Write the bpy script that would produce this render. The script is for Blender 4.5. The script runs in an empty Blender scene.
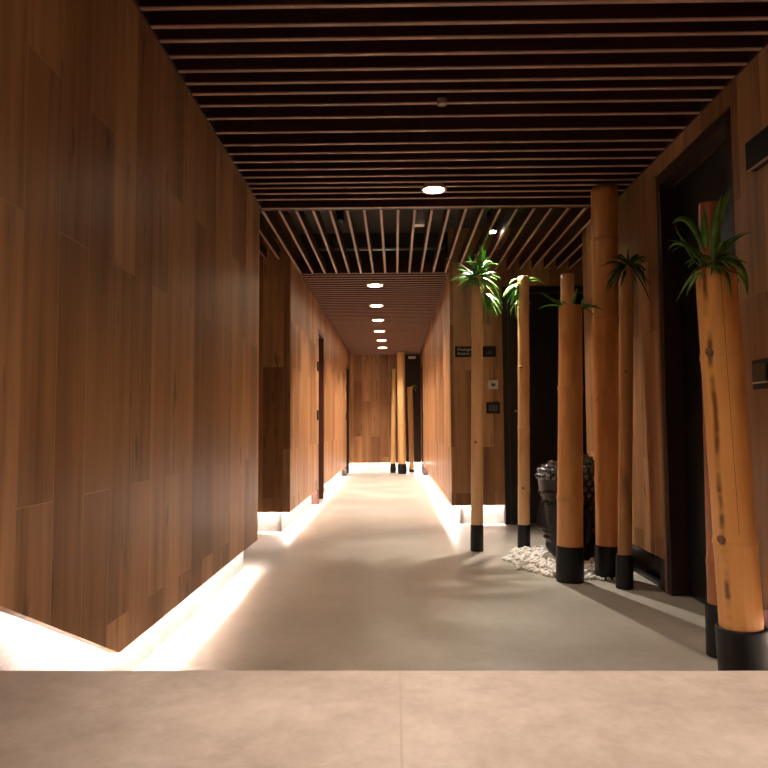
import bpy, bmesh, math, random
from mathutils import Vector, Matrix, Quaternion
random.seed(7)
C = bpy.context.scene.collection
S = bpy.context.scene
EYE = 0.95
F = 700.0
CAMROT = (Matrix.Rotation(math.radians(.9), 4, 'Z') @ Matrix.Rotation(math.radians(90+3.515), 4, 'X') @ Matrix.Rotation(math.radians(-.3), 4, 'Z')).to_3x3()
def ray(x, y): return CAMROT @ Vector(((x-384)/F, (384-y)/F, -1))
def at(x, y, Y):                       # the place at distance Y along the corridor
    d = ray(x, y); return Vector((0, 0, EYE)) + d*(Y/d.y)
def foot(x, y, r):                     # centre of a round base whose front touches the floor
    d = ray(x, y); p = Vector((0, 0, EYE)) + d*(-EYE/d.z)
    Y = p.y + r*.96; q = at(x, y, Y)
    return Vector((q.x, Y, 0))

# ------------------------------------------------------------------ materials
def mat(name, col=(.5,.5,.5), rough=.5, metal=0, emit=None, es=0, coat=0, spec=.5):
    m = bpy.data.materials.new(name); m.use_nodes = True
    b = m.node_tree.nodes['Principled BSDF']
    b.inputs['Base Color'].default_value = (*col, 1)
    b.inputs['Roughness'].default_value = rough
    b.inputs['Metallic'].default_value = metal
    b.inputs['Specular IOR Level'].default_value = spec
    b.inputs['Coat Weight'].default_value = coat
    if emit:
        b.inputs['Emission Color'].default_value = (*emit, 1)
        b.inputs['Emission Strength'].default_value = es
    return m
def nt(m):
    t = m.node_tree
    return t, t.nodes, t.links, t.nodes['Principled BSDF']
def math_node(N, L, op, a, b=None, c=None):
    n = N.new('ShaderNodeMath'); n.operation = op
    for i, v in enumerate((a, b, c)):
        if v is None: continue
        if isinstance(v, (int, float)): n.inputs[i].default_value = v
        else: L.new(v, n.inputs[i])
    return n.outputs[0]
def mix(N, L, f, a, b, mode='MIX'):
    n = N.new('ShaderNodeMix'); n.data_type = 'RGBA'; n.blend_type = mode
    for s, v in ((0, f), (6, a), (7, b)):
        if isinstance(v, (int, float)): n.inputs[s].default_value = v
        elif isinstance(v, tuple): n.inputs[s].default_value = (*v, 1)
        else: L.new(v, n.inputs[s])
    return n.outputs[2]
def ramp(N, L, f, stops):
    n = N.new('ShaderNodeValToRGB'); L.new(f, n.inputs[0])
    e = n.color_ramp.elements
    while len(e) < len(stops): e.new(.5)
    for k, (p, c) in enumerate(stops):
        e[k].position = p; e[k].color = (*c, 1) if isinstance(c, tuple) else (c, c, c, 1)
    return n.outputs[0]
def noise(N, L, vec, scale, detail=3, rough=.5):
    n = N.new('ShaderNodeTexNoise'); L.new(vec, n.inputs['Vector'])
    n.inputs['Scale'].default_value = scale; n.inputs['Detail'].default_value = detail
    n.inputs['Roughness'].default_value = rough
    return n.outputs[0]

def wood_planks(name, c1, c2, rough=.40):
    """wood-look planks 0.19 m wide and 1.2 m long standing upright"""
    m = mat(name, rough=rough); t, N, L, B = nt(m)
    g = N.new('ShaderNodeTexCoord'); s = N.new('ShaderNodeSeparateXYZ'); L.new(g.outputs['Object'], s.inputs[0])
    u = math_node(N, L, 'ADD', s.outputs[0], s.outputs[1])
    u = math_node(N, L, 'ADD', u, 30.93); v = math_node(N, L, 'ADD', s.outputs[2], 12.45)
    cv = N.new('ShaderNodeCombineXYZ'); L.new(v, cv.inputs[0]); L.new(u, cv.inputs[1])
    br = N.new('ShaderNodeTexBrick'); L.new(cv.outputs[0], br.inputs['Vector'])
    br.offset = .37; br.offset_frequency = 2; br.squash = 1
    br.inputs['Scale'].default_value = 1; br.inputs['Brick Width'].default_value = 1.2
    br.inputs['Row Height'].default_value = .19; br.inputs['Mortar Size'].default_value = .0012
    br.inputs['Mortar Smooth'].default_value = .1; br.inputs['Bias'].default_value = 0
    br.inputs['Color1'].default_value = (0,0,0,1); br.inputs['Color2'].default_value = (1,1,1,1)
    br.inputs['Mortar'].default_value = (.5,.5,.5,1)
    # grain, shifted plank by plank
    sh = math_node(N, L, 'MULTIPLY', br.outputs['Color'], 7.3)
    gv = N.new('ShaderNodeCombineXYZ')
    L.new(math_node(N, L, 'MULTIPLY', u, 26), gv.inputs[0]); L.new(math_node(N, L, 'MULTIPLY', v, 1.1), gv.inputs[1]); L.new(sh, gv.inputs[2])
    n1 = noise(N, L, gv.outputs[0], 1, 6, .6)
    gv2 = N.new('ShaderNodeCombineXYZ')
    L.new(math_node(N, L, 'MULTIPLY', u, 7), gv2.inputs[0]); L.new(math_node(N, L, 'MULTIPLY', v, .7), gv2.inputs[1]); L.new(sh, gv2.inputs[2])
    n2 = noise(N, L, gv2.outputs[0], 1, 3, .5)
    gv3 = N.new('ShaderNodeCombineXYZ')
    L.new(math_node(N, L, 'MULTIPLY', u, 16), gv3.inputs[0]); L.new(math_node(N, L, 'MULTIPLY', v, 3.2), gv3.inputs[1]); L.new(sh, gv3.inputs[2])
    n3 = noise(N, L, gv3.outputs[0], 1, 2, .5)
    col = mix(N, L, ramp(N, L, br.outputs['Color'], [(0, 0.0), (1, 1.0)]), c1, c2)
    col = mix(N, L, 1.0, col, ramp(N, L, n1, [(.25, (.62,.58,.55)), (.5, (1,1,1)), (.75, (1.25,1.22,1.2))]), 'MULTIPLY')
    col = mix(N, L, 1.0, col, ramp(N, L, n2, [(.3, (.68,.64,.6)), (.6, (1.1,1.1,1.1))]), 'MULTIPLY')
    col = mix(N, L, ramp(N, L, n3, [(.66, 0.0), (.76, .75)]), col, (.055,.022,.01))
    col = mix(N, L, math_node(N, L, 'MULTIPLY', br.outputs['Fac'], .45), col, (.62,.42,.28))
    L.new(col, B.inputs['Base Color'])
    bp = N.new('ShaderNodeBump'); bp.inputs['Strength'].default_value = .12; bp.inputs['Distance'].default_value = .002
    L.new(n1, bp.inputs['Height']); L.new(bp.outputs[0], B.inputs['Normal'])
    return m
M = {}
M['wood'] = wood_planks('wood_planks', (.25,.112,.041), (.54,.29,.135))

def concrete(name, c1, c2, scale=2.2, rough=(.28,.5), joints=None):
    m = mat(name); t, N, L, B = nt(m)
    g = N.new('ShaderNodeTexCoord'); o = g.outputs['Object']
    a = noise(N, L, o, scale, 8, .62); b = noise(N, L, o, scale*9, 5, .7); c = noise(N, L, o, scale*.4, 3, .5)
    f = math_node(N, L, 'ADD', math_node(N, L, 'MULTIPLY', a, .65), math_node(N, L, 'MULTIPLY', b, .35))
    col = mix(N, L, ramp(N, L, f, [(.34, 0.0), (.66, 1.0)]), c1, c2)
    col = mix(N, L, 1.0, col, ramp(N, L, c, [(.3, (.85,.85,.85)), (.7, (1.1,1.1,1.1))]), 'MULTIPLY')
    if joints:
        w, h, ox, oy, jc = joints
        mp = N.new('ShaderNodeMapping'); L.new(o, mp.inputs[0]); mp.inputs['Location'].default_value = (ox, oy, 0)
        br = N.new('ShaderNodeTexBrick'); L.new(mp.outputs[0], br.inputs['Vector']); br.offset = 0
        br.inputs['Scale'].default_value = 1; br.inputs['Brick Width'].default_value = w; br.inputs['Row Height'].default_value = h
        br.inputs['Mortar Size'].default_value = .0022; br.inputs['Mortar Smooth'].default_value = .2
        col = mix(N, L, math_node(N, L, 'MULTIPLY', br.outputs['Fac'], .6), col, jc)
    L.new(col, B.inputs['Base Color'])
    L.new(ramp(N, L, a, [(.3, rough[0]), (.7, rough[1])]), B.inputs['Roughness'])
    bp = N.new('ShaderNodeBump'); bp.inputs['Strength'].default_value = .08; bp.inputs['Distance'].default_value = .002
    L.new(b, bp.inputs['Height']); L.new(bp.outputs[0], B.inputs['Normal'])
    return m
M['floor'] = concrete('polished_concrete', (.40,.37,.31), (.56,.52,.45), 1.6, (.3,.42), (3.0, 1.2, 1.5, -3.18+3.6, (.5,.42,.3)))
M['landing'] = concrete('stone_tile', (.44,.36,.325), (.72,.62,.575), 3.2, (.4,.6), (1.2, 1.2, 1.194, -1.31+1.2, (.55,.47,.4)))
M['plinth'] = concrete('plinth_plaster', (.16,.145,.135), (.46,.43,.40), 7, (.5,.7))
M['plinth_dark'] = mat('plinth_dark', (.02,.02,.02), .25)
M['soffit'] = concrete('soffit', (.05,.04,.03), (.085,.07,.055), 3, (.8,.9))

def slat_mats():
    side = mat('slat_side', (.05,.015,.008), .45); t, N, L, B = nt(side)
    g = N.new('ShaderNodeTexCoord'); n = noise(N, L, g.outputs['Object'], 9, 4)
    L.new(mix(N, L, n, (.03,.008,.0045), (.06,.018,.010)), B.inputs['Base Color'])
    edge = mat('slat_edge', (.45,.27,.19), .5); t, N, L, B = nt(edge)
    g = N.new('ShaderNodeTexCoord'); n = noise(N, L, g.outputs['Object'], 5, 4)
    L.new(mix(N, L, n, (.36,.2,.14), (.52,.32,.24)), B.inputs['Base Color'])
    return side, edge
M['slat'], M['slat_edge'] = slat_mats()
M['black'] = mat('black_rubber', (.006,.006,.0065), .45, spec=.3)
M['black_gloss'] = mat('black_gloss', (.008,.008,.009), .15)
M['black_frame'] = mat('black_frame', (.013,.011,.010), .35)
M['door_dark'] = mat('dark_red_brown_door', (.075,.025,.015), .4)
M['door_black'] = mat('black_door_leaf', (.006,.006,.006), .3)
M['door_frame_r'] = mat('dark_maroon_frame', (.028,.010,.008), .35)
M['steel'] = mat('brushed_steel', (.6,.6,.6), .3, 1)
M['white'] = mat('white_plastic', (.75,.72,.66), .4)
M['screen'] = mat('grey_blue_screen', (.06,.08,.12), .2)
M['greydisplay'] = mat('olive_display', (.07,.075,.04), .3)
M['letter'] = mat('grey_lettering', (.5,.47,.45), .5)
M['letter_blue'] = mat('bluish_lettering', (.16,.15,.3), .5)
M['led'] = mat('led_tape', (.9,.9,.9), .5, emit=(1,.87,.80), es=110)
M['lens'] = mat('lamp_lens', (1,1,1), .4, emit=(1,.74,.5), es=24)
M['lens_cool'] = mat('cool_lamp_lens', (1,1,1), .4, emit=(1,.93,.85), es=30)
M['lens_off'] = mat('unlit_lens', (.35,.33,.3), .3)
M['ring'] = mat('lamp_ring', (.35,.2,.13), .4)
M['statue'] = mat('black_statue', (.007,.005,.005), .38, spec=.35)
M['curl'] = mat('black_curls', (.006,.005,.005), .12, spec=1, coat=.5)
def leafmat(name, c1, c2):
    m = mat(name, rough=.42); t, N, L, B = nt(m)
    g = N.new('ShaderNodeTexCoord'); n = noise(N, L, g.outputs['Object'], 14, 2)
    L.new(mix(N, L, ramp(N, L, n, [(.35, 0.0), (.65, 1.0)]), c1, c2), B.inputs['Base Color'])
    nd = t.nodes; tr = nd.new('ShaderNodeBsdfTranslucent'); ad = nd.new('ShaderNodeMixShader'); ad.inputs[0].default_value = .35
    L.new(B.inputs['Base Color'].links[0].from_socket, tr.inputs[0]); L.new(B.outputs[0], ad.inputs[1]); L.new(tr.outputs[0], ad.inputs[2])
    L.new(ad.outputs[0], nd['Material Output'].inputs[0])
    return m
M['leaf'] = leafmat('bamboo_leaf', (.12,.30,.05), (.30,.56,.14))
M['leaf_dark'] = leafmat('dark_leaf', (.03,.09,.02), (.08,.2,.035))
def pebble_mat():
    m = mat('white_pebble', rough=.6); t, N, L, B = nt(m)
    o = N.new('ShaderNodeObjectInfo')
    L.new(mix(N, L, o.outputs['Random'], (.78,.73,.67), (.92,.9,.86)), B.inputs['Base Color'])
    return m
M['pebble'] = pebble_mat()

def bamboo(name, c1, c2, dark, streak=None, seed=0., amount=.5):
    m = mat(name, rough=.36); t, N, L, B = nt(m)
    g = N.new('ShaderNodeTexCoord'); s = N.new('ShaderNodeSeparateXYZ'); L.new(g.outputs['Object'], s.inputs[0])
    def nz(sx, sz, off, sc=1, det=4):
        cv = N.new('ShaderNodeCombineXYZ')
        L.new(math_node(N, L, 'MULTIPLY_ADD', s.outputs[0], sx, off), cv.inputs[0])
        L.new(math_node(N, L, 'MULTIPLY', s.outputs[1], sx), cv.inputs[1])
        L.new(math_node(N, L, 'MULTIPLY', s.outputs[2], sz), cv.inputs[2])
        return noise(N, L, cv.outputs[0], sc, det, .55)
    a = nz(14, 1.0, seed); b = nz(90, 3.0, seed+5); c = nz(9, 2.2, seed+9, 1, 2)
    col = mix(N, L, ramp(N, L, a, [(.32, 0.0), (.68, 1.0)]), c1, c2)
    col = mix(N, L, math_node(N, L, 'MULTIPLY', b, .22), col, dark)
    col = mix(N, L, math_node(N, L, 'MULTIPLY', ramp(N, L, c, [(.55, 0.0), (.7, 1.0)]), amount), col, dark)
    if streak is not None:
        x0, w = streak
        xv = math_node(N, L, 'ADD', math_node(N, L, 'MULTIPLY', s.outputs[0], .89), math_node(N, L, 'MULTIPLY', s.outputs[1], -.45))
        yv = math_node(N, L, 'ADD', math_node(N, L, 'MULTIPLY', s.outputs[0], .45), math_node(N, L, 'MULTIPLY', s.outputs[1], .89))
        wob = math_node(N, L, 'MULTIPLY_ADD', nz(6, 5, seed+3, 1, 3), .024, -.012)
        d = math_node(N, L, 'ABSOLUTE', math_node(N, L, 'ADD', math_node(N, L, 'SUBTRACT', xv, x0), wob))
        k = ramp(N, L, math_node(N, L, 'DIVIDE', d, w), [(.25, 1.0), (1.0, 0.0)])
        br = ramp(N, L, nz(3, 7, seed+13, 1, 3), [(.36, 0.0), (.52, 1.0)])
        k = math_node(N, L, 'MULTIPLY', math_node(N, L, 'MULTIPLY', k, br), .85)
        col = mix(N, L, k, col, (.10,.028,.008))
        d2 = math_node(N, L, 'ABSOLUTE', math_node(N, L, 'SUBTRACT', xv, .018))
        k2 = math_node(N, L, 'LESS_THAN', d2, .0009)
        k2 = math_node(N, L, 'MULTIPLY', k2, math_node(N, L, 'GREATER_THAN', s.outputs[2], .55))
        k2 = math_node(N, L, 'MULTIPLY', k2, math_node(N, L, 'LESS_THAN', yv, 0))
        col = mix(N, L, math_node(N, L, 'MULTIPLY', k2, .8), col, (.06,.02,.01))
    L.new(col, B.inputs['Base Color'])
    return m
M['b_pale'] = bamboo('pale_bamboo', (.64,.35,.14), (.80,.50,.24), (.26,.1,.03), None, 1, .3)
M['b_tan'] = bamboo('tan_bamboo', (.66,.39,.18), (.82,.55,.29), (.3,.13,.05), None, 4, .3)
M['b_orange'] = bamboo('orange_bamboo', (.64,.27,.075), (.78,.38,.125), (.2,.06,.02), None, 7, .35)
M['b_brown'] = bamboo('brown_bamboo', (.40,.17,.05), (.58,.28,.10), (.12,.04,.015), None, 11, .6)
M['b_red'] = bamboo('reddish_bamboo', (.40,.13,.045), (.52,.2,.07), (.2,.06,.02), None, 15, .4)
M['b_big'] = bamboo('stained_orange_bamboo', (.74,.33,.085), (.88,.45,.14), (.32,.11,.03), (-.036, .013), 19, .3)
M['b_end'] = bamboo('golden_bamboo', (.66,.38,.14), (.84,.54,.24), (.3,.12,.04), None, 23, .25)
M['b_in'] = mat('bamboo_inside', (.30,.15,.06), .7)

# ------------------------------------------------------------------ helpers
def link(name, bm, mats, parent=None, smooth=False, bevel=0):
    me = bpy.data.meshes.new(name)
    bmesh.ops.recalc_face_normals(bm, faces=bm.faces[:])
    bm.to_mesh(me); bm.free()
    for m in (mats if isinstance(mats, (list, tuple)) else [mats]): me.materials.append(m)
    if smooth:
        for p in me.polygons: p.use_smooth = True
    o = bpy.data.objects.new(name, me); C.objects.link(o)
    if parent: o.parent = parent
    if bevel:
        b = o.modifiers.new('bevel', 'BEVEL'); b.width = bevel; b.segments = 2; b.limit_method = 'ANGLE'
    return o
def tag(o, label=None, cat=None, group=None, kind=None):
    if label: o['label'] = label
    if cat: o['category'] = cat
    if group: o['group'] = group
    if kind: o['kind'] = kind
    return o
def struct(name, bm, m, parent=None, **k):
    o = link(name, bm, m, parent, **k)
    if not parent: o['kind'] = 'structure'
    return o
def thing(name, label, cat, loc=(0,0,0), group=None):
    o = bpy.data.objects.new(name, None); C.objects.link(o); o.location = loc
    o.empty_display_size = .1
    return tag(o, label, cat, group)
def box(bm, x0, x1, y0, y1, z0, z1, mi=0):
    v = [bm.verts.new(p) for p in ((x0,y0,z0),(x1,y0,z0),(x1,y1,z0),(x0,y1,z0),(x0,y0,z1),(x1,y0,z1),(x1,y1,z1),(x0,y1,z1))]
    fs = [(0,3,2,1),(4,5,6,7),(0,1,5,4),(1,2,6,5),(2,3,7,6),(3,0,4,7)]
    out = [bm.faces.new([v[i] for i in f]) for f in fs]
    for f in out: f.material_index = mi
    return out
def boxes(*bs):
    bm = bmesh.new()
    for b in bs: box(bm, *b)
    return bm
def prism_yz(bm, pts, x0, x1):
    a = [bm.verts.new((x0, y, z)) for y, z in pts]; b = [bm.verts.new((x1, y, z)) for y, z in pts]
    bm.faces.new(a); bm.faces.new(b[::-1])
    n = len(pts)
    for i in range(n): bm.faces.new((a[i], b[i], b[(i+1)%n], a[(i+1)%n]))
def cyl(bm, c, r, h, axis='z', seg=32, r2=None, mi=0):
    r2 = r if r2 is None else r2
    rings = []
    for t, rr in ((0, r), (h, r2)):
        ring = []
        for k in range(seg):
            a = 2*math.pi*k/seg; p, q = rr*math.cos(a), rr*math.sin(a)
            d = {'z': (p,q,t), 'y': (p,t,q), 'x': (t,p,q)}[axis]
            ring.append(bm.verts.new((c[0]+d[0], c[1]+d[1], c[2]+d[2])))
        rings.append(ring)
    fs = [bm.faces.new(rings[0][::-1]), bm.faces.new(rings[1])]
    for k in range(seg):
        fs.append(bm.faces.new((rings[0][k], rings[0][(k+1)%seg], rings[1][(k+1)%seg], rings[1][k])))
    for f in fs: f.material_index = mi
def lathe(bm, prof, seg=40, mi=0, wob=0, seed=0):
    rs = random.Random(seed); ph = rs.random()*6.28
    prev = None
    for r, z in prof:
        ring = []
        for k in range(seg):
            a = 2*math.pi*k/seg; rr = r*(1+wob*math.cos(2*a+ph+z*.8))
            ring.append(bm.verts.new((rr*math.cos(a), rr*math.sin(a), z)))
        if prev:
            for k in range(seg):
                f = bm.faces.new((prev[k], prev[(k+1)%seg], ring[(k+1)%seg], ring[k])); f.material_index = mi; f.smooth = True
        prev = ring
    return prev

# ------------------------------------------------------------------ dimensions
WL, WR = -.947, 1.535          # near corridor faces
FL, FR = -.957, .545           # far corridor faces
H = 2.5; TOP = 2.92; PB = .184 # slat underside, wall top, wood panel bottom
Y_END = 15.0
BACK = -1.0
LZ = .5                        # landing level
REC = .085                     # plinth is set back behind the panel

# floor, landing, steps
struct('floor', boxes((-3.2, 2.9, 1.9, Y_END+.3, -.12, 0)), M['floor'])
struct('floor.001', boxes((-1.3, 1.9, BACK, 1.325, LZ-.16, LZ)), M['landing'])
bm = boxes((-1.1, 1.7, 1.28, 1.6, -.1, .333), (-1.1, 1.7, 1.6, 1.9, -.1, .167), (-1.1, 1.7, BACK, 1.28, -.1, LZ-.161))
struct('floor.002', bm, M['landing'])
# soffit
struct('ceiling', boxes((-3.2, 2.9, BACK, Y_END+.3, TOP, TOP+.1)), M['soffit'])

# near walls with the bottom edge that climbs along the steps
def near_wall(side, X, inner, y_end, name):
    s = -1 if side == 'left' else 1
    k = .464; yb = 1.3; zb = PB + k*(2.43-yb)
    T = .2; ym = 1.93; zm = PB + k*(2.43-ym) + .036
    pts = [(y_end, TOP), (y_end, PB), (2.43, PB), (yb, zb), (BACK, zb), (BACK, TOP)]
    bm = bmesh.new(); a, b = sorted((X, X+s*.035)); prism_yz(bm, pts, a, b)
    w = struct(name, bm, M['wood'])
    bm = bmesh.new(); a, b = sorted((X+s*REC, X+s*T))
    ye = y_end-.06
    prism_yz(bm, [(ye, TOP), (ye, 0), (BACK, 0), (BACK, TOP)], a, b)
    struct('baseboard_'+side, bm, M['plinth'])
    bm = bmesh.new()
    x0, x1 = sorted((X+s*.040, X+s*.062))
    th = .008; z0 = PB+.036
    prism_yz(bm, [(ye, z0+th), (ye, z0), (2.43, z0), (ym, zm), (ym, zm+th), (2.43, z0+th)], x0, x1)
    link('led_strip', bm, M['led'], w)
    return w
near_wall('left', WL, None, 4.84, 'wall_left')
near_wall('right', WR, None, 3.13, 'wall_right')

def panel_wall(name, side, x0, x1, y0, y1, face, doors=(), led=True, plinth='plinth', ends=(0,0), base=True):
    """wood panel with a recessed base. face: 'x+' 'x-' 'y-' = the way the panel looks"""
    T = .12
    def cut(a, b, holes):
        out = []; p = a
        for h0, h1 in sorted(holes):
            if h0 > p: out.append((p, h0))
            p = h1
        if p < b: out.append((p, b))
        return out
    bm = bmesh.new(); bb = bmesh.new(); bl = bmesh.new()
    if face in ('x+', 'x-'):
        X = x0; s = -1 if face == 'x+' else 1
        for a, b in cut(y0, y1, [(d[0], d[1]) for d in doors]):
            box(bm, *sorted((X, X+s*.035)), a, b, PB, TOP)
            box(bb, *sorted((X+s*REC, X+s*T)), a+ends[0], b-ends[1], 0, TOP)
            box(bl, *sorted((X+s*.040, X+s*.062)), a+ends[0], b-ends[1], PB+.036, PB+.044)
        for d in doors: box(bm, *sorted((X, X+s*.035)), d[0], d[1], d[2], TOP)
    else:
        Y = y0
        for a, b in cut(x0, x1, [(d[0], d[1]) for d in doors]):
            box(bm, a, b, Y, Y+.035, PB, TOP)
            box(bb, a+ends[0], b-ends[1], Y+REC, Y+T, 0, TOP)
            box(bl, a+ends[0], b-ends[1], Y+.040, Y+.062, PB+.036, PB+.044)
        for d in doors: box(bm, d[0], d[1], Y, Y+.035, d[2], TOP)
    w = struct(name, bm, M['wood'])
    struct('baseboard_'+side, bb, M[plinth])
    if led: link('led_strip', bl, M['led'], w)
    else: bl.free()
    return w
# left side
panel_wall('wall_left', 'left', FL, 0, 6.38, Y_END, 'x+', doors=[(8.72, 9.42, 2.2), (13.75, 14.5, 2.2)], ends=(.06, 0))
panel_wall('wall_left', 'left', -3.0, FL-.036, 6.38, 0, 'y-', ends=(0, .06))
struct('wall_left', boxes((-3.1, -3.0, 4.6, 6.6, 0, TOP)), M['wood'])
bm = boxes((-3.0, WL-.036, 4.805, 4.84, PB, TOP)); struct('wall_left', bm, M['wood'])
# right side
panel_wall('wall_right', 'right', FR, 0, 6.87, Y_END, 'x-', doors=[(13.75, 14.5, 2.2)], ends=(.06, 0))
panel_wall('wall_back', 'back', FR+.036, 1.06, 6.87, 0, 'y-', ends=(.06, 0))
panel_wall('wall_right', 'right', WR, 0, 4.06, 5.66, 'x-', led=False, plinth='plinth_dark')
struct('wall_right', boxes((WR+.036, 2.8, 5.60, 5.66, 0, TOP)), M['wood'])
struct('wall_right', boxes((2.8, 2.9, 5.5, 7.3, 0, TOP)), M['wood'])
struct('wall_right', boxes((WR, WR+.035, 3.13, 4.06, 2.405, TOP)), M['wood'])
# end of the corridor: wood and a dark doorway on its right
panel_wall('wall_end', 'end', FL-.1, .20, Y_END, 0, 'y-')
bm = boxes((.20, FR+.1, Y_END+.02, Y_END+.06, PB, TOP)); w = struct('door_4', bm, M['door_frame_r'])
bm = boxes((.20, FR+.1, Y_END+.045, Y_END+.062, PB-.01, PB-.002)); link('led_strip', bm, M['led'], w)
struct('baseboard_end', boxes((.20, FR+.1, Y_END+REC, Y_END+.15, 0, TOP)), M['plinth'])
# back wall behind the viewer's landing
struct('wall_back', boxes((-1.3, 1.9, BACK-.1, BACK, 0, TOP)), M['wood'])
# wall above and right of the black double door
struct('wall_back', boxes((1.06, 2.15, 6.87, 6.93, 2.33, TOP), (2.15, 2.8, 6.87, 6.93, 0, TOP)), M['wood'])

# corner trims beside the near door on the right
struct('trim_1', boxes((WR-.004, WR+.03, 4.045, 4.075, 0, 2.42)), mat('bronze_trim', (.22,.12,.07), .35), bevel=.003)
struct('trim_2', boxes((WR+.02, WR+.08, 4.08, 5.64, 0, .02), (WR+.005, WR+.03, 4.08, 4.16, 0, PB), (WR+.005, WR+.03, 5.5, 5.64, 0, PB)), M['black_frame'])

# ------------------------------------------------------------------ doors
def side_door(name, X, s, y0, y1, ztop, leaf, frame, handle_z=1.0, set_back=.11, hinge=True):
    bm = boxes((*sorted((X+s*.0, X+s*.16)), y0, y0+.05, 0, ztop), (*sorted((X+s*.0, X+s*.16)), y1-.05, y1, 0, ztop),
               (*sorted((X+s*.0, X+s*.16)), y0+.05, y1-.05, ztop-.06, ztop))
    r = struct(name, bm, frame, bevel=.004)
    bm = boxes((*sorted((X+s*set_back, X+s*(set_back+.045))), y0+.052, y1-.052, .006, ztop-.062))
    dl = link('door_leaf', bm, leaf, r, bevel=.003)
    bm = bmesh.new(); yk = y0+.12; xs = X+s*set_back
    cyl(bm, (min(xs, xs-s*.05), yk, handle_z), .009, .05, 'x', 16)
    cyl(bm, (xs-s*.045, yk, handle_z), .009, .12, 'y', 16)
    link('door_handle', bm, M['black_gloss'], dl, smooth=True)
    return r
side_door('door_1', FL, -1, 8.72, 9.42, 2.2, M['door_dark'], M['door_dark'])
side_door('door_2', FL, -1, 13.75, 14.5, 2.2, M['door_dark'], M['door_frame_r'])
side_door('door_3', FR, 1, 13.75, 14.5, 2.2, M['door_dark'], M['door_frame_r'])
r = side_door('door_5', WR, 1, 3.13, 4.045, 2.40, M['door_black'], M['door_frame_r'], set_back=.10)
bm = boxes((WR+.06, WR+.075, 3.2, 3.96, 2.318, 2.322)); link('door_stop', bm, M['door_dark'], r)
# black double door facing us in the side passage
bm = boxes((1.06, 1.19, 6.86, 6.96, 0, 2.33), (2.07, 2.15, 6.86, 6.96, 0, 2.33), (1.19, 2.07, 6.86, 6.96, 2.27, 2.33))
d6 = struct('door_6', bm, M['black_frame'], bevel=.004)
for a, b in ((1.195, 1.625), (1.635, 2.065)):
    lf = link('door_leaf', boxes((a, b, 6.93, 6.97, .01, 2.265)), M['door_black'], d6, bevel=.004)
bm = bmesh.new(); cyl(bm, (1.175, 6.83, 1.10), .012, .03, 'y', 16); link('door_handle', bm, M['steel'], d6, smooth=True)
bm = boxes((1.113, 1.119, 6.852, 6.86, .01, 2.3)); link('frame_reflection', bm, mat('grey_reflection', (.05,.055,.05), .3), d6)  # upright reflection on the black frame post, modelled as a lighter grey strip

# ------------------------------------------------------------------ slatted ceilings
def slats_x(y_list, x0, x1, rail_xs):
    bm = bmesh.new()
    for y in y_list:
        j = random.uniform(-.004, .004)
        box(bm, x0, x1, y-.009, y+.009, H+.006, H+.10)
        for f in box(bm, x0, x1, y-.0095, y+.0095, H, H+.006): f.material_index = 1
    for x in rail_xs: box(bm, x-.02, x+.02, min(y_list), max(y_list), H+.101, H+.125)
    return bm
near_edge = [2.61,2.71,2.83,2.95,3.06,3.16,3.28,3.42,3.59,3.75,3.875,4.0,4.125,4.25,4.36,4.45,4.56,4.68,4.87]
ys = [2.61-.12*k for k in range(1, 29)][::-1] + near_edge
ys = [y for y in ys if y > BACK+.05]
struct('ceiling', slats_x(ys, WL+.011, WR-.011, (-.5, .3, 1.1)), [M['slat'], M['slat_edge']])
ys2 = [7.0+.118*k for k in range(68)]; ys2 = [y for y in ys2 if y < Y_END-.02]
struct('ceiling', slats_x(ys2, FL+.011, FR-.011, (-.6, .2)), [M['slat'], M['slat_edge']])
bm = bmesh.new()
xs = [-1.55+.1215*k for k in range(30)]
for x in xs:
    y0, y1 = 4.93, 6.97
    if x < FL: y1 = 6.37
    if x > FR: y1 = 6.86
    if x > WR-.03: y0 = 5.67
    if x > 2.1: continue
    if x < WL: y0 = 4.85
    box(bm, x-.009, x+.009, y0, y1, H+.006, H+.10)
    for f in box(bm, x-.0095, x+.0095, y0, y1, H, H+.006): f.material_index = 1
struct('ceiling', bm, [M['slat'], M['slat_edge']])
struct('trim_5', boxes((WL+.001, WL+.010, BACK, 4.885, H+.004, H+.13), (WR-.010, WR-.001, BACK, 4.885, H+.004, H+.13)), M['slat'])
struct('trim_6', boxes((FL+.001, FL+.010, 6.99, Y_END-.002, H+.004, H+.13), (FR-.010, FR-.001, 6.99, Y_END-.002, H+.004, H+.13)), M['slat'])
# edge boards carrying the middle slats
struct('trim_3', boxes((WL+.002, WR-.002, 4.885, 4.925, H+.004, H+.12)), M['slat'])
struct('trim_4', boxes((FL+.002, FR-.002, 6.975, 6.988, H-.001, H+.12)), [M['slat']])
# upper void sides
struct('wall_back', boxes((FL, FR, 7.02, 7.06, H+.13, TOP)), M['soffit'])

# pipe and boxes in the void above the middle slats
bm = bmesh.new(); cyl(bm, (-.75, 6.80, 2.70), .014, 1.25, 'x', 20)
tag(link('pipe', bm, M['steel'], smooth=True), 'thin metal pipe running above the lengthwise ceiling slats', 'pipe')
p = thing('sensor_box', 'small white box fixed above the slats, left of the bright spotlight', 'box', (.195, 5.50, 2.55))
link('housing', boxes((-.05, .05, -.04, .04, 0, .10), (-.01, .01, -.01, .01, .1, .37)), M['white'], p, bevel=.006)
link('cover_plate', boxes((-.04, .04, -.046, -.0405, .01, .09)), M['white'], p, bevel=.003)
p = thing('ceiling_speaker', 'small black box hanging above the left lengthwise slats', 'speaker', (-.44, 5.6, 2.62))
link('housing', boxes((-.03, .03, -.05, .05, 0, .26)), M['black'], p, bevel=.006)
bm = bmesh.new(); cyl(bm, (0,0,.26), .008, .04); link('bracket', bm, M['steel'], p)

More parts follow.
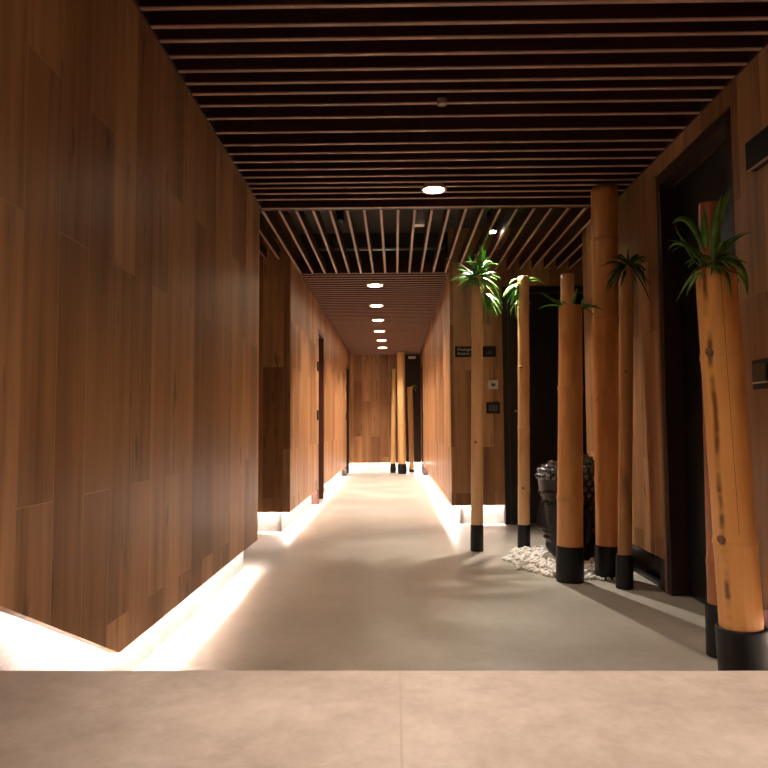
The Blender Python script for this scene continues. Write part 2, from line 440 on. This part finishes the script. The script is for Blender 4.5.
# ------------------------------------------------------------------ lamps
def spot(loc, energy, size, blend, col, rad=.03, direction=(0,0,-1)):
    l = bpy.data.lights.new('spot', 'SPOT'); l.energy = energy; l.spot_size = math.radians(size); l.spot_blend = blend
    l.color = col; l.shadow_soft_size = rad
    o = bpy.data.objects.new('spot', l); C.objects.link(o); o.location = loc
    o.rotation_euler = Vector(direction).to_track_quat('-Z', 'Y').to_euler()
    return o
WARM = (1, .81, .63)
def downlight(x, y, label, lit=True, e=60, size=80, r=.052, group=None, col=None):
    t = thing('downlight', label, 'ceiling lamp', (x, y, H), group)
    bm = bmesh.new(); lathe(bm, [(r, .0), (r+.003, -.006), (r+.014, -.006), (r+.018, 0), (r+.018, .02)], 36)
    link('trim_ring', bm, M['ring'], t, smooth=True)
    bm = bmesh.new(); cyl(bm, (0,0,-.004), r, .01, 'z', 36); link('lens', bm, M['lens'] if lit else M['lens_off'], t)
    bm = bmesh.new(); cyl(bm, (0,0,.0), r+.012, .11, 'z', 28); link('housing', bm, M['black'], t)
    if lit: spot((x, y, H-.012), e, size, .9, col or WARM)
names = ['first', 'second', 'third', 'fourth', 'fifth', 'sixth']
downlight(.262, 4.50, 'lit round downlight at the far end of the near slatted ceiling', e=40, size=95, r=.068)
downlight(.235, 3.28, 'small unlit round downlight in the near slatted ceiling', lit=False, r=.008)
downlight(.25, 2.03, 'downlight over the steps', e=55, size=104)
downlight(.25, 1.0, 'downlight over the near landing', e=60, size=66)
for k, yy in enumerate((7.58, 8.87, 10.08, 11.26, 12.45, 13.62)):
    downlight((-.213,-.23,-.24,-.245,-.234,-.236)[k], yy, 'lit round downlight in the far corridor, %s from the near end of the row' % names[k], e=140, size=114, col=(1,.85,.73), r=.078, group='row of lit downlights in the far corridor ceiling')
SP = at(492, 232, 5.68)
t = thing('spotlight', 'bright white round spotlight above the slats near the brightest leaf tuft', 'ceiling lamp', SP)
bm = bmesh.new(); cyl(bm, (0,0,.004), .04, .16, 'z', 28); link('housing', bm, M['black'], t, smooth=False)
bm = bmesh.new(); cyl(bm, (0,0,-.004), .03, .01, 'z', 28); link('lens', bm, M['lens_cool'], t)
bm = bmesh.new(); cyl(bm, (0,0,.164), .008, TOP-SP.z-.164); link('stem', bm, M['black'], t)
spot(SP + Vector((0,0,-.012)), 150, 88, 1, (1,.9,.78), .02, (.0,-.40,-1.1))

# ------------------------------------------------------------------ wall fittings
def text(s, size, loc, m, parent, rot=(math.pi/2,0,0), align='LEFT'):
    c = bpy.data.curves.new('lettering', 'FONT'); c.body = s; c.size = size; c.extrude = .0006; c.align_x = align
    o = bpy.data.objects.new('lettering', c); C.objects.link(o); o.data.materials.append(m)
    dg = bpy.context.evaluated_depsgraph_get(); me = bpy.data.meshes.new_from_object(o.evaluated_get(dg))
    bpy.data.objects.remove(o)
    n = bpy.data.objects.new('lettering', me); C.objects.link(n); n.location = loc; n.rotation_euler = rot; n.parent = parent
    return n
a = at(455.2, 357, 6.85); b = at(496, 346, 6.85)
p = thing('door_sign', 'black door sign with grey words behind the slim leafy bamboo pole', 'sign', (a.x, 6.87, a.z))
w, h = b.x-a.x, b.z-a.z
link('plate', boxes((0, w, -.012, 0, 0, h)), M['black'], p, bevel=.002)
text('Massage', .041, (.022, -.0125, .062), M['letter'], p)
text('Rooms', .041, (.022, -.0125, .022), M['letter'], p)
text('107', .04, (w-.10, -.0125, .025), M['letter_blue'], p)
a = at(488.2, 389, 6.85); b = at(498, 380, 6.85); w, h = b.x-a.x, b.z-a.z
p = thing('thermostat', 'small white square thermostat on the wood wall below the black sign', 'thermostat', (a.x, 6.87, a.z))
link('housing', boxes((0, w, -.02, 0, 0, h)), M['white'], p, bevel=.004)
link('display', boxes((w*.32, w*.72, -.023, -.019, h*.3, h*.62)), M['greydisplay'], p)
a = at(486.5, 413.5, 6.85); b = at(500, 402.5, 6.85); w, h = b.x-a.x, b.z-a.z
p = thing('touch_panel', 'black framed wall panel with grey blue screen beside the black door', 'control panel', (a.x, 6.87, a.z))
link('frame', boxes((0, w, -.018, 0, 0, h)), M['black'], p, bevel=.004)
link('screen', boxes((w*.16, w*.84, -.0195, -.0175, h*.22, h*.8)), M['screen'], p)
# right near wall
p = thing('wall_switch', 'black square wall switch with chrome lower edge right of the big stained bamboo', 'switch', (WR, 2.90, 1.10))
link('plate', boxes((-.010, 0, -.055, .105, 0, .125)), M['black'], p, bevel=.002)
link('rocker', boxes((-.018, -.0095, -.02, .085, .032, .105)), M['black_frame'], p, bevel=.003)
link('chrome_edge', boxes((-.020, -.0095, -.022, .087, .024, .030)), M['steel'], p, bevel=.001)
p = thing('exit_light_box', 'black box mounted high on the right wood wall, thin pale strip along its bottom', 'wall lamp', (WR, 2.44, 2.01))
link('housing', boxes((-.05, 0, 0, .48, .006, .13)), M['black'], p, bevel=.008)
link('edge_strip', boxes((-.052, -.04, .005, .475, 0, .0055)), M['slat_edge'], p)
for (X, s, yy, zz, nm, lb, ct) in ((FL, 1, 8.60, 1.70, 'room_number_plate', 'small black plate high on the left far wall before the dark door', 'plate'),
                           (FL, 1, 8.60, 1.10, 'wall_switch', 'small black switch below a plate on the left far wall before the dark door', 'switch'),
                           (FL, 1, 13.66, 1.70, 'room_number_plate', 'small black plate at the last door on the left far wall', 'plate'),
                           (FL, 1, 13.66, 1.15, 'wall_switch', 'small black switch at the last door on the left far wall', 'switch'),
                           (FR, -1, 13.66, 1.15, 'wall_switch', 'small black switch at the last door on the right far wall', 'switch')):
    p = thing(nm, lb, ct, (X, yy, zz))
    link('plate', boxes((*sorted((0, s*.012)), -.045, .045, -.06, .06)), M['black_gloss'], p, bevel=.003)
    link('rim', boxes((*sorted((s*.0115, s*.016)), -.03, .03, -.045, .045)), M['black_frame'], p, bevel=.002)
p = thing('exit_lamp', 'tiny pale twin lamp high in the dark corner at the corridor end', 'wall lamp', (.37, Y_END+.02, 2.44))
for k in (-1, 1):
    bm = bmesh.new(); cyl(bm, (k*.05, -.07, 0), .025, .07, 'y', 18); link('lamp_head', bm, M['white'], p, smooth=False)
link('bracket', boxes((-.08, .08, -.012, 0, -.03, .03)), M['white'], p, bevel=.003)

# ------------------------------------------------------------------ bamboo poles
def leaf(bm, p0, p1, p2, w, nrm=None):
    """a folded lance-shaped blade along a quadratic curve"""
    n = 9; prev = None
    p0, p1, p2 = Vector(p0), Vector(p1), Vector(p2)
    nrm = nrm or Vector((random.uniform(-.4,.4), random.uniform(-1,-.2), random.uniform(.2,1)))
    for i in range(n+1):
        t = i/n
        p = (1-t)**2*p0 + 2*t*(1-t)*p1 + t*t*p2
        d = (2*(1-t)*(p1-p0) + 2*t*(p2-p1)).normalized()
        sd = d.cross(nrm).normalized(); up = sd.cross(d).normalized()
        ww = w*.5*(math.sin(math.pi*min(1, t**.75*.97+.03)))**.8 + .0006
        a = bm.verts.new(p - sd*ww + up*ww*.35); c = bm.verts.new(p - up*.0006); b = bm.verts.new(p + sd*ww + up*ww*.35)
        c2 = bm.verts.new(p + up*.0012)
        if prev:
            q = prev
            for A, B_ in ((0, 1), (1, 2)):
                bm.faces.new((q[A], q[B_], (a, c, b)[B_], (a, c, b)[A]))
            bm.faces.new((q[0], (a, c, b)[0], c2, q[3])); bm.faces.new((q[3], c2, (a, c, b)[2], q[2]))
        prev = (a, c, b, c2)
def culm_profile(h, r0, r1, nodes, z0=0.0, node_amp=.075):
    zs = set()
    k = 0
    while k*.05 < h: zs.add(round(z0+k*.05, 4)); k += 1
    zs.add(h)
    for n in nodes:
        for d in (-.03,-.018,-.011,-.006,-.003,0,.003,.006,.011,.018,.03): 
            if z0 < n+d < h: zs.add(round(n+d, 4))
    prof = []
    for z in sorted(zs):
        r = r0 + (r1-r0)*(z/h)
        for n in nodes:
            d = z-n
            r *= 1 + node_amp*math.exp(-(d/.011)**2) - node_amp*.9*math.exp(-((d-.001)/.0025)**2) + .02*math.exp(-((d+.03)/.03)**2)
        prof.append((r, z))
    return prof
def pole(label, base, top, r0, r1, nodes, m, cap_h, cap_r, leaves=None, leafm='leaf', open_top=True, twigs=(), lm=None, seed=0):
    base, top = Vector(base), Vector(top)
    h = (top-base).length
    t = thing('bamboo_pole', label, 'bamboo pole', base)
    q = Vector((0,0,1)).rotation_difference((top-base).normalized())
    t.rotation_mode = 'QUATERNION'; t.rotation_quaternion = q
    bm = bmesh.new()
    prof = culm_profile(h, r0, r1, nodes)
    if open_top:
        prof += [(r1*.99, h+.0), (r1*.93, h+.002), (r1*.84, h+.001), (r1*.82, h-.12), (.001, h-.125)]
    else: prof += [(.001, h)]
    lathe(bm, prof, 40, wob=.012, seed=seed)
    for f in bm.faces:
        if open_top and all(v.co.z > h-.13 for v in f.verts) and all(math.hypot(v.co.x, v.co.y) < r1*.845 for v in f.verts): f.material_index = 1
    link('culm', bm, [m, M['b_in']], t)
    bm = bmesh.new()
    tilt = 1.0
    lathe(bm, [(.001,.0), (cap_r*.97, .0), (cap_r, .006), (cap_r, cap_h-.006), (cap_r*.985, cap_h), (r0*1.0, cap_h+.001), (r0*.95, cap_h-.03)], 40)
    link('base_sleeve', bm, M['black'], t)
    inv = (Matrix.Translation(base) @ q.to_matrix().to_4x4()).inverted()
    for zz, ang in twigs:                    # cut branch stubs at the nodes
        bm = bmesh.new(); rr = r0 + (r1-r0)*zz/h
        d = Vector((math.cos(ang), math.sin(ang), .7)).normalized()
        c0 = Vector((math.cos(ang)*rr*.9, math.sin(ang)*rr*.9, zz))
        lathe(bm, [(.001, 0), (rr*.22, 0), (rr*.18, rr*.3), (rr*.1, rr*.42), (.001, rr*.4)], 14)
        bm.transform(Matrix.Translation(c0) @ Vector((0,0,1)).rotation_difference(d).to_matrix().to_4x4())
        link('branch_stub', bm, mat('stub_brown', (.22,.1,.05), .6), t, smooth=True)
    if leaves:
        bm = bmesh.new()
        for L_ in leaves:
            ps = [Vector((min(p[0], 1.50 + .02*(p[1] % .1)), p[1], p[2])) for p in L_[:3]]
            leaf(bm, *[inv @ p for p in ps], L_[3])
        link('foliage', bm, M[leafm], t, smooth=True)
    return t
def px(b, Y0):                                # leaf control points given as (x, y, depth offset)
    return at(b[0], b[1], Y0) + Vector((0, b[2] if len(b) > 2 else 0, 0))
def blade(p0, p1, p2, w, Y0): return (px(p0, Y0), px(p1, Y0), px(p2, Y0), w)
def rosette(c, n, lmin, lmax, w, up=(-.6, 1.2), droop=.5, rnd=None, az=(0, 6.283)):
    rnd = rnd or random; out = []
    for _ in range(n):
        a = rnd.uniform(*az); e = rnd.uniform(*up); l = rnd.uniform(lmin, lmax)
        d = Vector((math.cos(a)*math.cos(e), math.sin(a)*math.cos(e), math.sin(e)))
        p0 = Vector(c) + d*.01; p1 = p0 + d*l*.55
        p2 = p0 + d*l + Vector((0,0,-l*rnd.uniform(droop*.3, droop)))
        out.append((p0, p1, p2, w*rnd.uniform(.75, 1.2)))
    return out
def zs(pxs, Y): return [EYE + (427-y)*Y/F for y in pxs]

# slim leafy pole in the middle
b = foot(477, 552, .050); Y = b.y; tp = at(477, 277, Y)
R = random.Random(3)
L1 = rosette(tp+Vector((-.015,0,.0)), 80, .10, .22, .024, (-.5, 1.1), .55, R)
L1 += rosette(tp+Vector((.03,-.03,.08)), 22, .10, .19, .024, (.2, 1.4), .3, R)
L1 += rosette(tp+Vector((.055,0,-.13)), 26, .10, .2, .026, (-1.3, -.2), .4, R, (-1.2, 1.2))
L1 += [blade((470,272),(458,262),(443,258),.02,Y), blade((478,270),(480,250),(490,226,-.02),.02,Y), blade((474,270),(466,258),(470,246),.026,Y),
       blade((478,272),(484,262),(486,247),.018,Y), blade((480,276),(494,280),(500,300),.02,Y), blade((480,290),(492,300),(494,317),.022,Y), blade((480,292),(486,305),(485,318),.022,Y)]
pole('slim tan bamboo pole crowned by a bright green leaf tuft, nearest the black sign', b, tp, .047, .042, zs((443,385,331), Y), M['b_tan'], .20, .050, L1, twigs=((zs((443,),Y)[0], -1.9),), seed=1)
# slim pole second
b = foot(524, 549.5, .050); Y = b.y; tp = at(523.5, 277, Y)
R = random.Random(5)
L2 = rosette(tp+Vector((-.04,.0,-.06)), 18, .08, .14, .02, (-1.3, .2), .5, R, (1.9, 4.4))
L2 += [blade((520,280),(512,276),(508,289),.018,Y), blade((521,284),(514,286),(506,291),.018,Y), blade((520,290),(512,298),(513,308),.02,Y), blade((520,298),(514,306),(517,320),.022,Y),
       blade((520,302),(510,306),(511,316),.02,Y), blade((526,279),(538,276),(546,287),.02,Y), blade((526,281),(536,282),(541,279),.016,Y), blade((527,300),(530,302),(531,305),.012,Y)]
pole('slim pale bamboo pole with leaves at its top left, in front of black doorway', b, tp, .046, .044, zs((488,429,369,309), Y), M['b_pale'], .185, .050, L2, twigs=((zs((488,),Y)[0], -1.9), (zs((369,),Y)[0], -2.2)), seed=2)
# broad pole with thin pole behind
b = foot(570, 584, .084); Y = b.y; tp = at(570.5, 306, Y)
L3 = [blade((565,307),(552,300),(540,292),.024,Y), blade((564,308),(550,303),(539,309),.022,Y), blade((572,306),(575,298),(577,288),.022,Y), blade((580,306),(592,304),(604,311),.022,Y-.02),
      blade((578,307),(590,308),(598,305),.018,Y), blade((583,308),(582,300),(585,298),.018,Y), blade((568,306),(560,298),(556,300,.08),.02,Y), blade((578,307),(590,306,.06),(602,316,.1),.02,Y)]
pole('broad orange bamboo pole with sparse leaves at its open top, before the black head', b, tp, .080, .071, zs((497,389), Y), M['b_orange'], .215, .084, L3, 'leaf', seed=3)
Y = 4.80; b = at(568, 540, Y); b.z = 0; tp = at(567.3, 275, Y)
pole('thin bamboo pole rising just behind the broad leafy one', b, tp, .050, .045, zs((497,400,300), Y), M['b_pale'], .2, .054, None, seed=4)
# tallest
b = foot(608.5, 580, .082); Y = b.y; tp = at(604, 186, Y); tp.z = H-.012
pole('tallest thick orange bamboo pole reaching the slatted ceiling', b, tp, .076, .083, zs((480,401,320,241), Y), M['b_orange'], .20, .082, None, open_top=False, seed=5)
# thin brown with dark leaves
b = foot(624.5, 590, .050); Y = b.y; tp = at(627.5, 266, Y)
R = random.Random(8)
L5 = rosette(tp+Vector((0,-.01,.0)), 44, .08, .19, .018, (-.9, 1.0), .6, R)
L5 += [blade((622,268),(612,272),(606,290),.02,Y), blade((632,268),(645,262),(652,275),.02,Y), blade((622,266),(612,258),(604,266),.018,Y)]
pole('thin dark brown bamboo pole with dark leaf tuft beside the right wall', b, tp, .040, .037, zs((520,433,374,301), Y), M['b_brown'], .195, .050, L5, 'leaf_dark', twigs=((zs((374,),Y)[0], -2.0),), seed=6)
# reddish pole behind the big one
b = foot(721, 660, .056); Y = b.y; print('back pole', b); tp = at(709, 204, Y+.02)
R = random.Random(12)
pole('reddish bamboo pole standing half hidden behind the big stained one', b, tp, .047, .043, zs((560,430,300), Y), M['b_red'], .21, .056, None, seed=7)
# big stained
b = foot(745.5, 690, .090); Y = b.y; print('big pole', b); tp = at(715.5, 270, Y)
L6 = [blade((706,262),(690,243),(668,240),.026,Y-.02), blade((704,252),(690,205,.02),(672,224),.034,Y), blade((708,268),(690,236),(672,252),.022,Y), blade((702,268),(690,262),(675,226),.02,Y),
      blade((706,248),(704,228),(705,208),.030,Y), blade((712,262),(716,230),(732,187),.020,Y), blade((714,262),(712,228),(722,195),.034,Y-.02), blade((716,262),(722,240),(745,232),.016,Y),
      blade((714,268),(728,238),(752,232),.013,Y), blade((708,272),(694,272),(686,296),.016,Y-.03), blade((716,268),(742,248),(748,296),.036,Y-.02), blade((714,268),(728,262),(731,300),.026,Y-.08),
      blade((706,268),(696,258),(688,268),.02,Y), blade((710,266),(722,268),(742,276),.012,Y-.09), blade((704,266),(680,232),(668,250),.018,Y-.05), blade((712,266),(718,214),(728,190),.018,Y+.03),
      blade((715,268),(734,256),(752,262,.03),.018,Y), blade((706,262),(692,250),(676,232),.022,Y+.04), blade((713,262),(722,226),(716,206),.022,Y), blade((712,270),(712,262),(720,275),.03,Y-.085)]
R = random.Random(31)
L6 += rosette(tp+Vector((0,0,.03)), 20, .08, .17, .018, (-.3, 1.0), .8, R)
pole('big leaning orange bamboo pole with dark stain streak and crack, nearest on the right', b, tp, .076, .073, [EYE+(427-540)*2.7/F, EYE+(427-359)*2.7/F], M['b_big'], .20, .090, L6, 'leaf', twigs=((EYE+(427-357)*2.7/F, -2.56), (EYE+(427-538)*2.7/F, -2.62)), seed=8)
# the three at the corridor end
b = foot(393, 473, .06); Y = b.y; tp = at(394, 369, Y)
pole('slim golden bamboo pole, left of the three at the corridor end', b, tp, .055, .040, zs((430,400), Y), M['b_end'], .19, .062, [blade((394,372),(391,372),(391.5,378),.05,Y)], 'leaf_dark', seed=9)
b = foot(402.3, 474, .088); Y = b.y; tp = at(400.8, 348, Y); tp.z = H-.012
pole('tall thick bamboo pole, middle of the three at the corridor end', b, tp, .085, .082, zs((453,424,395), Y), M['b_end'], .20, .088, None, open_top=False, seed=10)
b = foot(411.8, 472.3, .055); Y = b.y; tp = at(410, 387, Y)
pole('short bamboo pole with a green leaf, right of the three at the corridor end', b, tp, .052, .062, zs((434,410), Y), M['b_end'], .06, .055, [blade((411,387),(414,384),(417,386),.05,Y), blade((411,388),(415,387),(416,392),.04,Y), blade((410,388),(413,383),(419,389),.04,Y)], 'leaf', seed=11)

# ------------------------------------------------------------------ Buddha-like head
def interp(tab, z):
    if z <= tab[0][0]: return tab[0][1]
    for (a, va), (b_, vb) in zip(tab, tab[1:]):
        if z <= b_:
            t = (z-a)/(b_-a); return va + (vb-va)*t
    return tab[-1][1]
front = [(0,.125),(.02,.145),(.044,.168),(.065,.180),(.088,.186),(.124,.190),(.15,.194),(.186,.198),(.25,.202),(.33,.208),(.40,.214),(.438,.219),(.48,.226),(.525,.232),(.56,.236),(.6,.232),(.63,.212),(.66,.168),(.685,.10),(.695,.0)]
back = [(0,.15),(.1,.165),(.2,.19),(.32,.22),(.45,.235),(.56,.23),(.62,.20),(.66,.15),(.685,.09),(.695,.0)]
half = [(0,.125),(.05,.142),(.1,.158),(.18,.175),(.28,.187),(.38,.192),(.48,.192),(.56,.196),(.61,.182),(.65,.145),(.68,.085),(.695,.0)]
G = lambda u, s: math.exp(-(u/s)**2)
def feat(y, z):
    d = 0
    ay = abs(y)
    # nose
    if .19 < z < .46:
        k = (z-.225)/.2
        prot = .066*max(0, 1-abs(k))**.8 if k > 0 else .066*max(0, 1+k*5)
        d += prot*G(y, .020+.012*max(0, 1-abs(k)*1.5))
    d += .016*G(ay-.03, .013)*G(z-.222, .015)
    # lips
    d += .020*G(y, .052)*G(z-.187, .011) + .020*G(y, .044)*G(z-.150, .012) - .014*G(y, .06)*G(z-.1685, .006) - .012*G(y, .05)*G(z-.122, .014)
    # chin
    d += .010*G(y, .04)*G(z-.085, .03)
    # eye sockets, lids, brow
    d -= .018*G(ay-.078, .04)*G(z-.405, .028) + .014*G(y, .03)*G(z-.43, .03)
    d += .018*G(ay-.080, .030)*G(z-.388, .017)
    d -= .006*G(ay-.080, .034)*G(z-.373, .005)
    zb = .452 + .02*math.sin(min(1, ay/.12)*math.pi*.6)
    d += .012*G(z-zb, .010)*(1 if .015 < ay < .15 else .3)
    # cheeks
    d += .010*G(ay-.10, .045)*G(z-.27, .05)
    return d
def head():
    t = thing('buddha_head', 'large glossy black sculpted head with curled hair resting on white pebbles', 'sculpture', (1.262, 5.08, .012))
    t.rotation_euler = (0, 0, math.radians(4))
    bm = bmesh.new(); NZ, NT = 120, 144; prev = None
    for i in range(NZ+1):
        z = .695*(1-(1-i/NZ)**1.25) if i < NZ else .6949
        fr, bk, hw = interp(front, z), interp(back, z), interp(half, z)
        ring = []
        for k in range(NT):
            a = 2*math.pi*k/NT; c, s = math.cos(a), math.sin(a)
            e = 2/2.25
            cx, sy = math.copysign(abs(c)**e, c), math.copysign(abs(s)**e, s)
            x = -cx*fr if cx > 0 else -cx*bk
            y = hw*sy
            if cx > 0: x -= feat(y, z)*min(1, cx*2.5)
            ring.append(bm.verts.new((x, y, z)))
        if prev:
            for k in range(NT): bm.faces.new((prev[k], prev[(k+1)%NT], ring[(k+1)%NT], ring[k]))
        else: bm.faces.new(ring[::-1])
        prev = ring
    bm.faces.new(prev)
    link('face', bm, M['statue'], t, smooth=True)
    # topknot
    bm = bmesh.new()
    bmesh.ops.create_icosphere(bm, subdivisions=4, radius=1, matrix=Matrix.Translation((.045, 0, .63)) @ Matrix.Diagonal((.125,.125,.105,1)))
    link('topknot', bm, M['statue'], t, smooth=True)
    # snail curls
    bm = bmesh.new()
    def curl(p, n, r):
        q = Vector((0,0,1)).rotation_difference(n).to_matrix().to_4x4()
        mt = Matrix.Translation(p) @ q
        bmesh.ops.create_icosphere(bm, subdivisions=2, radius=1, matrix=mt @ Matrix.Diagonal((r,r,r*.75,1)))
        bmesh.ops.create_icosphere(bm, subdivisions=1, radius=1, matrix=mt @ Matrix.Translation((0,0,r*.65)) @ Matrix.Diagonal((r*.5,r*.5,r*.45,1)))
    z = .22; row = 0
    while z < .69:
        fr, bk, hw = interp(front, z), interp(back, z), interp(half, z)
        circ = math.pi*(hw + (fr+bk)/2); n = max(3, int(circ/.047))
        for k in range(n):
            a = 2*math.pi*(k+.5*(row%2))/n; c, s = math.cos(a), math.sin(a); e = 2/2.25
            cx, sy = math.copysign(abs(c)**e, c), math.copysign(abs(s)**e, s)
            x = -cx*fr if cx > 0 else -cx*bk; y = hw*sy
            lim = .565 - .0*c if c > .55 else (.50 if c > .1 else (.42 if c > -.25 else .2))
            if z < lim: continue
            nn = Vector((x, y*1.3, max(0, (z-.55))*1.8)).normalized()
            curl(Vector((x, y, z)), nn, .0235)
        z += .040 if z < .60 else .024
        row += 1
    for i in range(6):
        ph = i*.27 + .02; n = max(1, int(2*math.pi*math.sin(ph)*.125/.045))
        for k in range(n):
            a = 2*math.pi*(k+.5*(i%2))/n
            nn = Vector((math.sin(ph)*math.cos(a), math.sin(ph)*math.sin(a), math.cos(ph)))
            curl(Vector((.045+.125*nn.x, .125*nn.y, .63+.105*nn.z)), nn, .0225)
    link('hair_curls', bm, M['curl'], t, smooth=True)
    for s in (-1, 1):
        bm = bmesh.new(); pts = []
        for k in range(25):                       # outer helix down to the long lobe
            a = math.radians(-60 + 300*k/24)
            pts.append(Vector((.075 + .036*math.cos(a) , s*(.197+.008*math.sin(a)), .335 + .075*math.sin(a))))
        pts = sorted(pts, key=lambda v: 0) 
        rr = .013
        def tube(pts, rad):
            prev = None
            for i, p in enumerate(pts):
                d = (pts[min(i+1, len(pts)-1)] - pts[max(i-1, 0)]).normalized()
                u = d.orthogonal().normalized() if prev is None else (u - d*u.dot(d)).normalized()
                v = d.cross(u); ring = [bm.verts.new(p + (u*math.cos(2*math.pi*j/10) + v*math.sin(2*math.pi*j/10))*rad(i/(len(pts)-1))) for j in range(10)]
                if prev:
                    for j in range(10): bm.faces.new((prev[j], prev[(j+1)%10], ring[(j+1)%10], ring[j]))
                else: bm.faces.new(ring[::-1])
                prev = ring
            bm.faces.new(prev)
        tube(pts, lambda t_: .012)
        lobe = [Vector((.05, s*.192, .30-.012*k)) for k in range(15)]
        tube(lobe, lambda t_: .014+.010*math.sin(math.pi*t_))
        bmesh.ops.create_icosphere(bm, subdivisions=2, radius=1, matrix=Matrix.Translation((.07, s*.188, .33)) @ Matrix.Diagonal((.03,.012,.065,1)))
        link('ear', bm, M['statue'], t, smooth=True)
head()

# ------------------------------------------------------------------ pebbles
protos = []
for k in range(7):
    bm = bmesh.new(); bmesh.ops.create_icosphere(bm, subdivisions=2, radius=1)
    rs = random.Random(50+k); sx, sy, sz = rs.uniform(.9,1.25), rs.uniform(.75,1), rs.uniform(.55,.8)
    ax = [(Vector((rs.uniform(-1,1), rs.uniform(-1,1), rs.uniform(-1,1))).normalized(), rs.uniform(.62,.85)) for _ in range(5)]
    for v in bm.verts:
        for n_, d_ in ax:
            e = v.co.dot(n_) - d_
            if e > 0: v.co -= n_*e*.8
        v.co = Vector((v.co.x*sx, v.co.y*sy, v.co.z*sz))
    me = bpy.data.meshes.new('pebble'); bm.to_mesh(me); bm.free()
    for p_ in me.polygons: p_.use_smooth = True
    me.materials.append(M['pebble']); protos.append(me)
R = random.Random(77); cand = []
P_ = [(o.location.x, o.location.y) for o in bpy.data.objects if o.name.startswith('bamboo_pole')]; print(P_)
avoid = [(P_[k][0], P_[k][1], r_) for k, r_ in ((2, .104), (3, .074), (4, .102), (1, .070), (5, .07))]
def inside(x, y, g=1.0):
    if x > 1.47 or y < 4.35 or y > 5.6: return False
    d = ((x-1.22)/.43)**2 + ((y-4.98)/.62)**2
    return d < g + .12*math.sin(9*math.atan2(y-4.93, x-1.24)+1)
def in_head(x, y, m=0.0):
    return ((x-1.262)/(.20+m))**2 + ((y-5.08)/(.155+m))**2 < 1
sp = .0385
for layer in range(2):
    for i in range(60):
        for j in range(60):
            x = .75 + i*sp + (.5*sp if j % 2 else 0) + R.uniform(-.005, .005) + layer*.017; y = 4.15 + j*sp*.87 + R.uniform(-.005,.005) + layer*.011
            if not inside(x, y, 1.0 if layer == 0 else .8): continue
            if in_head(x, y, .005) or any(math.hypot(x-a, y-b_) < r_ + (.014*0) for a, b_, r_ in avoid): continue
            if layer and (R.random() < .35): continue
            cand.append((x, y, .011 if layer == 0 else .030, R.uniform(.0155, .0205)))
def visible_score(c):
    x, y = c[0], c[1]; u = x/y
    hid = 0
    if y > 4.95 and x > 1.07 and u > 1.03/5.0: hid += 3
    for a, b_, r_ in avoid:
        if y > b_ and abs(u - a/b_) < r_*.8/b_: hid += 3
    if y > 5.25: hid += .3
    return y + hid - (.3 if c[2] > .02 else 0)
cand.sort(key=visible_score)
for c in cand[:300]:
    o = bpy.data.objects.new('pebble', protos[R.randrange(7)]); C.objects.link(o)
    o.location = c[:3]; o.scale = (c[3],)*3; o.rotation_euler = (R.uniform(-.4,.4), R.uniform(-.4,.4), R.uniform(0,6.28))
    tag(o, 'white pebble lying among the others around the black head', 'pebble', 'white pebbles around the black head')
bm = bmesh.new()
for c in cand[300:]:
    me = protos[R.randrange(7)]
    mt = Matrix.Translation(c[:3]) @ Matrix.Rotation(R.uniform(0,6.28), 4, 'Z') @ Matrix.Scale(c[3], 4)
    n0 = len(bm.verts); bm.from_mesh(me); bm.verts.ensure_lookup_table()
    for v in bm.verts[n0:]: v.co = mt @ v.co
print('pebbles', len(cand))
tag(link('pebble_bed', bm, M['pebble'], smooth=True), 'rest of the white pebbles spread behind and under the black head', 'pebbles', kind='stuff')

# ------------------------------------------------------------------ world, camera, view
w = bpy.data.worlds.new('world'); S.world = w; w.use_nodes = True
w.node_tree.nodes['Background'].inputs[0].default_value = (.9,.6,.4,1); w.node_tree.nodes['Background'].inputs[1].default_value = .01
cam = bpy.data.cameras.new('camera'); co = bpy.data.objects.new('camera', cam); C.objects.link(co)
cam.sensor_width = 36; cam.lens = 36*F/768; cam.clip_start = .05
co.location = (0, 0, EYE)
co.matrix_world = Matrix.Translation((0,0,EYE)) @ Matrix.Rotation(math.radians(.9), 4, 'Z') @ Matrix.Rotation(math.radians(90+3.515), 4, 'X') @ Matrix.Rotation(math.radians(-.3), 4, 'Z')
S.camera = co
S.view_settings.view_transform = 'Standard'; S.view_settings.look = 'None'
S.view_settings.exposure = .85; S.view_settings.gamma = 1
try: S.view_settings.use_curve_mapping = False
except Exception: pass
